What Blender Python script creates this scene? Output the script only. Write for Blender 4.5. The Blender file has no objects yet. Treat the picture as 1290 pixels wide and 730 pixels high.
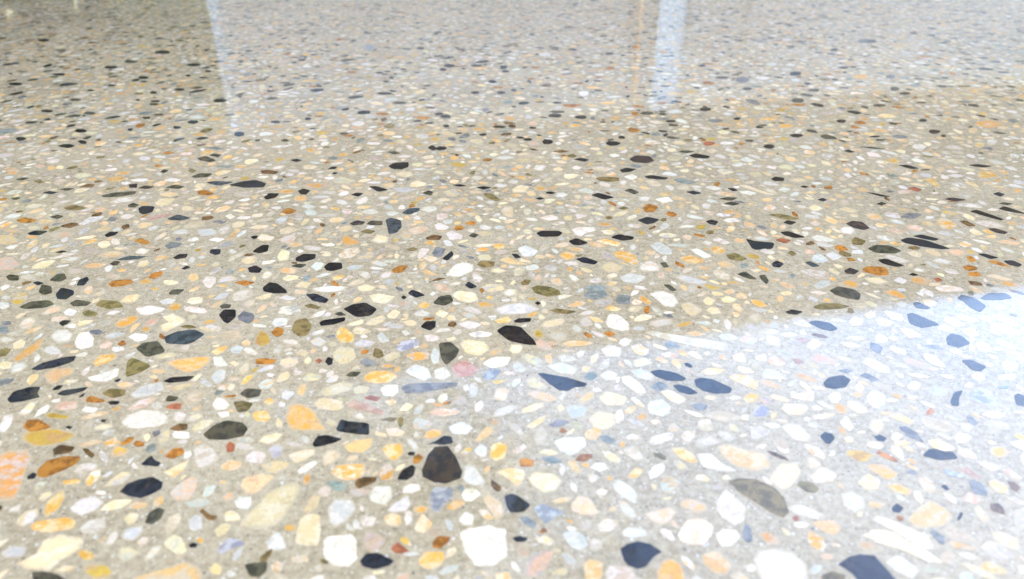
import bpy, math, random
import numpy as np
from mathutils import Vector, noise as nz

R = math.radians
scene = bpy.context.scene

# ------------------------------------------------------------------ camera, sky, sun, exposure
CAM_H, PITCH, FPX = 0.25, R(29.38), 950.0
cam_data = bpy.data.cameras.new("camera")
cam_data.sensor_width = 36.0
cam_data.lens = 36.0 * FPX / 1290.0
cam_data.clip_start = 0.01
cam_data.clip_end = 2000.0
cam_data.dof.use_dof = True
cam_data.dof.focus_distance = 0.56
cam_data.dof.aperture_fstop = 8.5
cam = bpy.data.objects.new("camera", cam_data)
cam.location = (0, 0, CAM_H)
cam.rotation_euler = (R(90) - PITCH, 0, 0)
scene.collection.objects.link(cam)
scene.camera = cam

SUN_AZ, SUN_EL = R(76), R(42)          # azimuth measured from +Y towards +X
world = bpy.data.worlds.new("World")
scene.world = world
world.use_nodes = True
wn = world.node_tree.nodes
sky = wn.new("ShaderNodeTexSky")
sky.sky_type = 'NISHITA'
sky.sun_disc = False
sky.sun_elevation = SUN_EL
sky.sun_rotation = SUN_AZ
sky.air_density = 1.0
sky.dust_density = 0.7
sky.ozone_density = 1.9
bg = wn["Background"]
bg.inputs["Strength"].default_value = 0.15
world.node_tree.links.new(sky.outputs[0], bg.inputs[0])

sun_data = bpy.data.lights.new("sun", 'SUN')
sun_data.energy = 5.0
sun_data.angle = R(0.5)
sun_data.color = (1.0, 0.92, 0.78)
sun = bpy.data.objects.new("sun", sun_data)
sd = Vector((math.sin(SUN_AZ) * math.cos(SUN_EL), math.cos(SUN_AZ) * math.cos(SUN_EL), math.sin(SUN_EL)))
sun.rotation_euler = (-sd).to_track_quat('-Z', 'Y').to_euler()
sun.location = sd * 40
scene.collection.objects.link(sun)

scene.view_settings.view_transform = 'Standard'
scene.view_settings.look = 'None'
scene.view_settings.gamma = 1.0
scene.view_settings.exposure = 3.22
scene.cycles.use_denoising = True
scene.cycles.max_bounces = 6
scene.cycles.diffuse_bounces = 3
scene.cycles.glossy_bounces = 2

rng = np.random.default_rng(7)
random.seed(7)

# ------------------------------------------------------------------ helpers
def link(o, parent=None):
    scene.collection.objects.link(o)
    if parent is not None:
        o.parent = parent
    return o

def empty(name, loc=(0, 0, 0), rz=0.0):
    o = bpy.data.objects.new(name, None)
    o.location = loc
    o.rotation_euler = (0, 0, rz)
    return link(o)

def tag(o, label=None, category=None, group=None, kind=None):
    for k, v in (("label", label), ("category", category), ("group", group), ("kind", kind)):
        if v:
            o[k] = v
    return o

def mesh_obj(name, verts, faces, mat, parent=None):
    me = bpy.data.meshes.new(name)
    me.from_pydata(verts, [], faces)
    me.update()
    me.materials.append(mat)
    return link(bpy.data.objects.new(name, me), parent)

def box_data(x0, x1, y0, y1, z0, z1, V, F):
    b = len(V)
    V += [(x0, y0, z0), (x1, y0, z0), (x1, y1, z0), (x0, y1, z0), (x0, y0, z1), (x1, y0, z1), (x1, y1, z1), (x0, y1, z1)]
    F += [(b, b + 3, b + 2, b + 1), (b + 4, b + 5, b + 6, b + 7), (b, b + 1, b + 5, b + 4), (b + 1, b + 2, b + 6, b + 5),
          (b + 2, b + 3, b + 7, b + 6), (b + 3, b, b + 4, b + 7)]

def box(name, x0, x1, y0, y1, z0, z1, mat, parent=None):
    V, F = [], []
    box_data(x0, x1, y0, y1, z0, z1, V, F)
    return mesh_obj(name, V, F, mat, parent)

def nodes_of(name):
    m = bpy.data.materials.new(name)
    m.use_nodes = True
    nt = m.node_tree
    return m, nt, nt.nodes, nt.links, nt.nodes["Principled BSDF"]

class NT:
    """Short-hand for wiring shader nodes."""
    def __init__(self, nt):
        self.nt = nt
    def n(self, t, **kw):
        o = self.nt.nodes.new(t)
        for k, v in kw.items():
            setattr(o, k, v)
        return o
    def put(self, sock, v):
        if hasattr(v, "is_linked") or hasattr(v, "links"):
            self.nt.links.new(v, sock)
        else:
            sock.default_value = v
    def math(self, op, a, b=None, c=None, clamp=False):
        o = self.n("ShaderNodeMath", operation=op, use_clamp=clamp)
        self.put(o.inputs[0], a)
        if b is not None: self.put(o.inputs[1], b)
        if c is not None: self.put(o.inputs[2], c)
        return o.outputs[0]
    def mix(self, f, a, b, blend='MIX'):
        o = self.n("ShaderNodeMix", data_type='RGBA', blend_type=blend)
        self.put(o.inputs[0], f); self.put(o.inputs[6], a); self.put(o.inputs[7], b)
        return o.outputs[2]
    def noise(self, vec, scale, detail=3.0, rough=0.55):
        o = self.n("ShaderNodeTexNoise")
        self.put(o.inputs["Vector"], vec)
        o.inputs["Scale"].default_value = scale
        o.inputs["Detail"].default_value = detail
        o.inputs["Roughness"].default_value = rough
        return o.outputs["Fac"]
    def voronoi(self, vec, scale, feature='F1', rand=1.0):
        o = self.n("ShaderNodeTexVoronoi", feature=feature)
        self.put(o.inputs["Vector"], vec)
        o.inputs["Scale"].default_value = scale
        o.inputs["Randomness"].default_value = rand
        return o
    def ramp(self, f, stops, interp='LINEAR'):
        o = self.n("ShaderNodeValToRGB")
        cr = o.color_ramp
        cr.interpolation = interp
        while len(cr.elements) < len(stops):
            cr.elements.new(0.5)
        for e, (p, c) in zip(cr.elements, stops):
            e.position = p
            e.color = c if len(c) == 4 else (*c, 1)
        self.put(o.inputs[0], f)
        return o.outputs[0]
    def sstep(self, v, lo, hi):
        o = self.n("ShaderNodeMapRange", interpolation_type='SMOOTHSTEP')
        self.put(o.inputs[0], v)
        o.inputs[1].default_value = lo; o.inputs[2].default_value = hi
        o.inputs[3].default_value = 0.0; o.inputs[4].default_value = 1.0
        return o.outputs[0]

def plain(name, col, rough=0.7, amp=0.12, scale=6.0):
    m, nt, N, L, P = nodes_of(name)
    t = NT(nt)
    g = t.n("ShaderNodeNewGeometry")
    f = t.noise(g.outputs["Position"], scale, 5.0)
    lo = tuple(c * (1 - amp) for c in col) + (1,)
    hi = tuple(min(1, c * (1 + amp)) for c in col) + (1,)
    L.new(t.mix(f, lo, hi), P.inputs["Base Color"])
    P.inputs["Roughness"].default_value = rough
    return m

# ------------------------------------------------------------------ materials
POLISH = 0.05          # roughness of the sealed, ground surface
IOR = 1.44

def polish(t, P, pos, fine):
    """The grinding leaves a very slight waviness and a little haze."""
    h = t.math('ADD', t.math('MULTIPLY', t.noise(pos, 22.0, 2.0), 0.55), t.math('MULTIPLY', t.noise(pos, 420.0, 3.0), fine))
    b = t.n("ShaderNodeBump")
    b.inputs["Strength"].default_value = 0.16
    b.inputs["Distance"].default_value = 0.0006
    t.put(b.inputs["Height"], h)
    t.nt.links.new(b.outputs[0], P.inputs["Normal"])
    r = t.math('MULTIPLY_ADD', t.noise(pos, 55.0, 4.0), 0.06, POLISH - 0.03)
    r = t.math('MULTIPLY_ADD', t.sstep(t.noise(pos, 7.0, 5.0, 0.65), 0.52, 0.70), 0.05, r)
    t.nt.links.new(r, P.inputs["Roughness"])
    P.inputs["IOR"].default_value = IOR

def make_stone_material():
    m, nt, N, L, P = nodes_of("aggregate_stone")
    t = NT(nt)
    pos = t.n("ShaderNodeNewGeometry").outputs["Position"]
    a = t.n("ShaderNodeAttribute", attribute_name="stone_color").outputs["Color"]
    battr = t.n("ShaderNodeAttribute", attribute_name="vein_color")
    b = battr.outputs["Color"]
    warp = t.n("ShaderNodeTexNoise"); warp.inputs["Scale"].default_value = 90.0; warp.inputs["Detail"].default_value = 3.0
    L.new(pos, warp.inputs["Vector"])
    wv = t.n("ShaderNodeVectorMath", operation='MULTIPLY_ADD')
    L.new(warp.outputs["Color"], wv.inputs[0]); wv.inputs[1].default_value = (0.008, 0.008, 0.0); L.new(pos, wv.inputs[2])
    f = t.sstep(t.noise(wv.outputs[0], 150.0, 5.0, 0.65), 0.45, 0.57)
    c = t.mix(f, a, b)
    core = t.n("ShaderNodeAttribute", attribute_name="core").outputs["Fac"]
    soft = battr.outputs["Alpha"]
    edge = t.math('ADD', core, t.math('MULTIPLY_ADD', t.noise(pos, 520.0, 4.0, 0.65), 0.5, -0.25))
    cover = t.math('DIVIDE', edge, t.math('MAXIMUM', soft, 0.001), clamp=True)
    cover = t.math('MAXIMUM', cover, t.math('LESS_THAN', soft, 0.01))
    # fracture lines and crystal grain
    cr = t.voronoi(wv.outputs[0], 130.0, 'DISTANCE_TO_EDGE')
    line = t.math('MULTIPLY', t.sstep(cr.outputs["Distance"], 0.05, 0.0), t.sstep(t.noise(pos, 70.0, 2.0), 0.50, 0.62))
    c = t.mix(t.math('MULTIPLY', line, 0.55), c, t.mix(0.5, b, (0.16, 0.11, 0.05, 1)))
    gr = t.voronoi(pos, 640.0)
    gs = t.n("ShaderNodeSeparateColor"); L.new(gr.outputs["Color"], gs.inputs[0])
    c = t.mix(t.math('MULTIPLY', gs.outputs[0], 0.30), c, t.mix(1.0, c, (0.62, 0.60, 0.56, 1), 'MULTIPLY'))
    c = t.mix(cover, (0.45, 0.39, 0.265, 1), c)
    fine = t.noise(pos, 900.0, 3.0, 0.7)
    v = t.math('MULTIPLY_ADD', fine, 0.44, 0.78)
    hsv = t.n("ShaderNodeHueSaturation")
    L.new(c, hsv.inputs["Color"]); L.new(v, hsv.inputs["Value"])
    L.new(hsv.outputs[0], P.inputs["Base Color"])
    polish(t, P, pos, 0.05)
    return m

def make_matrix_material():
    m, nt, N, L, P = nodes_of("ground_concrete")
    t = NT(nt)
    g = t.n("ShaderNodeNewGeometry")
    pos = g.outputs["Position"]
    blot = t.noise(pos, 9.0, 5.0, 0.6)
    mid = t.noise(pos, 260.0, 5.0, 0.7)
    base = t.mix(t.sstep(blot, 0.35, 0.65), (0.318, 0.272, 0.170, 1), (0.398, 0.348, 0.230, 1))
    base = t.mix(t.math('MULTIPLY', t.sstep(mid, 0.38, 0.7), 0.55), base, (0.53, 0.47, 0.34, 1))
    base = t.mix(t.math('MULTIPLY', t.sstep(mid, 0.52, 0.30), 0.42), base, (0.19, 0.168, 0.12, 1))
    flat = t.n("ShaderNodeVectorMath", operation='MULTIPLY')
    L.new(pos, flat.inputs[0]); flat.inputs[1].default_value = (1, 1, 0)
    fp = flat.outputs[0]
    def grains(scale, thr, soft, density, stops):
        """Sand grains and fine chips too small to build: some cells of the pattern hold one."""
        nonlocal base
        vo = t.voronoi(fp, scale)
        sep = t.n("ShaderNodeSeparateColor"); L.new(vo.outputs["Color"], sep.inputs[0])
        wob = t.math('MULTIPLY_ADD', t.noise(pos, scale * 2.2, 2.0), 0.5, vo.outputs["Distance"])
        inside = t.sstep(wob, thr + 0.25, thr + 0.25 - soft)
        have = t.math('LESS_THAN', sep.outputs[1], density)
        col = t.ramp(sep.outputs[0], stops, 'CONSTANT')
        base = t.mix(t.math('MULTIPLY', inside, have), base, col)
    pale = [(0.0, (0.55, 0.48, 0.36)), (0.25, (0.60, 0.57, 0.50)), (0.45, (0.50, 0.36, 0.20)), (0.55, (0.40, 0.37, 0.30)),
            (0.72, (0.64, 0.66, 0.64)), (0.86, (0.10, 0.09, 0.08)), (0.93, (0.58, 0.40, 0.26))]
    grains(330.0, 0.32, 0.24, 0.30, pale)
    grains(820.0, 0.36, 0.16, 0.42, [(0.0, (0.55, 0.49, 0.39)), (0.35, (0.20, 0.17, 0.13)), (0.6, (0.68, 0.65, 0.58)), (0.8, (0.06, 0.055, 0.05))])
    grains(240.0, 0.10, 0.06, 0.22, [(0.0, (0.035, 0.03, 0.025)), (0.6, (0.12, 0.09, 0.06))])
    # beyond the area where every stone is built the material carries the stones too
    sx = t.n("ShaderNodeSeparateXYZ"); L.new(pos, sx.inputs[0])
    lim = t.math('MULTIPLY_ADD', sx.outputs[1], 0.75, 0.50)
    out = t.math('MAXIMUM', t.math('GREATER_THAN', t.math('ABSOLUTE', sx.outputs[0]), lim),
                 t.math('MAXIMUM', t.math('GREATER_THAN', sx.outputs[1], 2.2), t.math('LESS_THAN', sx.outputs[1], 0.04)))
    vo = t.voronoi(fp, 105.0)
    sep = t.n("ShaderNodeSeparateColor"); L.new(vo.outputs["Color"], sep.inputs[0])
    wob = t.math('MULTIPLY_ADD', t.noise(pos, 200.0, 2.0), 0.4, vo.outputs["Distance"])
    inside = t.sstep(wob, 0.66, 0.58)
    col = t.ramp(sep.outputs[0], [(0.0, (0.80, 0.74, 0.60)), (0.28, (0.80, 0.79, 0.76)), (0.48, (0.75, 0.58, 0.38)), (0.6, (0.62, 0.34, 0.12)),
                                  (0.66, (0.66, 0.70, 0.70)), (0.82, (0.03, 0.03, 0.035)), (0.92, (0.13, 0.11, 0.07))], 'CONSTANT')
    base = t.mix(t.math('MULTIPLY', inside, out), base, col)
    L.new(base, P.inputs["Base Color"])
    polish(t, P, pos, 0.12)
    return m

STONE = make_stone_material()
MATRIX = make_matrix_material()
SOIL = plain("garden_mulch", (0.06, 0.042, 0.028), 0.95, 0.5, 30.0)
LAWN = plain("lawn", (0.075, 0.11, 0.035), 0.9, 0.35, 3.0)
GRAVEL = plain("bounce_gravel", (0.42, 0.36, 0.28), 0.9, 0.25, 40.0)
RENDER = plain("cream_render", (0.175, 0.185, 0.215), 0.8, 0.06, 8.0)
BOUNCE_CREAM = plain("bounce_cream", (0.93, 0.735, 0.47), 0.8, 0.05, 3.0)  # cream of the added wings, warms the light they bounce
BLUE = plain("sky_gap_blue", (0.26, 0.36, 0.50), 0.5, 0.05, 9.0)  # blue of the sky in the wall gaps, put on boards
COPING = plain("wall_coping", (0.45, 0.43, 0.40), 0.7, 0.1, 10.0)
TIMBER = plain("stained_timber", (0.20, 0.13, 0.075), 0.55, 0.25, 14.0)
LINING = plain("ceiling_lining", (0.085, 0.075, 0.066), 0.6, 0.15, 7.0)
STEEL = plain("roof_steel", (0.36, 0.37, 0.38), 0.4, 0.06, 4.0)
DARK = plain("dark_pipe", (0.05, 0.045, 0.04), 0.5, 0.1, 12.0)
BARK = plain("bark", (0.16, 0.12, 0.085), 0.9, 0.35, 18.0)

def leaf_material(name, c1, c2):
    m, nt, N, L, P = nodes_of(name)
    t = NT(nt)
    pos = t.n("ShaderNodeNewGeometry").outputs["Position"]
    L.new(t.mix(t.noise(pos, 5.0, 4.0), (*c1, 1), (*c2, 1)), P.inputs["Base Color"])
    P.inputs["Roughness"].default_value = 0.5
    return m
LEAF = leaf_material("tree_leaf", (0.035, 0.06, 0.02), (0.09, 0.12, 0.04))
HEDGE = leaf_material("hedge_leaf", (0.025, 0.045, 0.015), (0.085, 0.10, 0.03))

# ------------------------------------------------------------------ the setting
half = 300.0
ground = mesh_obj("ground", [(-half, -half, -0.08), (half, -half, -0.08), (half, half, -0.08), (-half, half, -0.08)], [(0, 1, 2, 3)], LAWN)
tag(ground, "green lawn around the polished patio slab", None, None, "structure")
bounce_sheet = mesh_obj("reflector", [(-14, -22, -0.05), (14, -22, -0.05), (14, -3.52, -0.05), (-14, -3.52, -0.05)], [(0, 1, 2, 3)], GRAVEL)  # pale gravel added to bounce warm sunlight towards the slab
tag(bounce_sheet, "pale gravel driveway added behind the patio slab to bounce warm light", None, None, "structure")

HA = R(14)                                   # the shelter stands at an angle to the view
HO = Vector((0.0, 4.1, 0.0))
HU = Vector((math.cos(HA), math.sin(HA), 0)); HN = Vector((-math.sin(HA), math.cos(HA), 0))
def house(s, n, z=0.0):
    p = HO + HU * s + HN * n
    return (p.x, p.y, z)

# patio slab: one sheet of ground concrete with real thickness
far_l, far_r = house(-9.0, 7.4), house(13.0, 7.4)
outline = [(-1.32, -3.5), (8.6, -3.5), (far_r[0], far_r[1]), (far_l[0], far_l[1]), (-8.6, 3.25), (-1.32, 3.25)]
V = [(x, y, 0.0) for x, y in outline] + [(x, y, -0.12) for x, y in outline]
n6 = len(outline)
F = [tuple(range(n6)), tuple(range(2 * n6 - 1, n6 - 1, -1))] + [(i, i + n6, (i + 1) % n6 + n6, (i + 1) % n6) for i in range(n6)]
bed = mesh_obj("garden_bed", [(-7.2, -3.5, -0.04), (-1.322, -3.5, -0.04), (-1.322, 3.24, -0.04), (-7.2, 3.24, -0.04)], [(0, 1, 2, 3)], SOIL)
tag(bed, "dark mulched garden bed beside the patio floor", None, None, "structure")
slab = mesh_obj("patio_floor", V, F, MATRIX)
tag(slab, "polished exposed aggregate concrete floor with mixed pebbles", None, None, "structure")

# ------------------------------------------------------------------ stones set in the slab
PAL = {  # body colour, vein colour (linear)
    'K': ((.019, .0185, .019), (.034, .033, .031)), 'S': ((.036, .041, .049), (.023, .025, .029)),
    'Z': ((.078, .098, .098), (.045, .056, .056)), 'G': ((.105, .098, .062), (.055, .054, .038)),
    'H': ((.26, .20, .080), (.14, .115, .045)), 'B': ((.21, .12, .050), (.10, .062, .028)),
    'A': ((.50, .225, .045), (.28, .12, .03)), 'O': ((.72, .385, .085), (.76, .56, .28)),
    'Y': ((.60, .41, .085), (.44, .28, .06)), 'T': ((.74, .48, .205), (.78, .62, .38)),
    'C': ((.73, .595, .33), (.79, .68, .46)), 'W': ((.77, .71, .59), (.68, .61, .48)),
    'L': ((.58, .575, .50), (.70, .665, .55)), 'U': ((.27, .28, .31), (.48, .48, .47)),
    'M': ((.25, .255, .24), (.16, .165, .16)), 'P': ((.68, .45, .29), (.74, .60, .43)),
    'Q': ((.44, .26, .19), (.53, .37, .28)), 'R': ((.44, .16, .075), (.30, .11, .06)),
    'D': ((.080, .056, .044), (.043, .039, .042)), 'E': ((.31, .33, .29), (.20, .23, .20)),
    'F': ((.70, .34, .10), (.74, .48, .34)),
    'N': ((.52, .44, .28), (.62, .54, .37)), 'J': ((.59, .54, .42), (.47, .42, .31)),
    'I': ((.41, .37, .27), (.52, .475, .37)),
}
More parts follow.
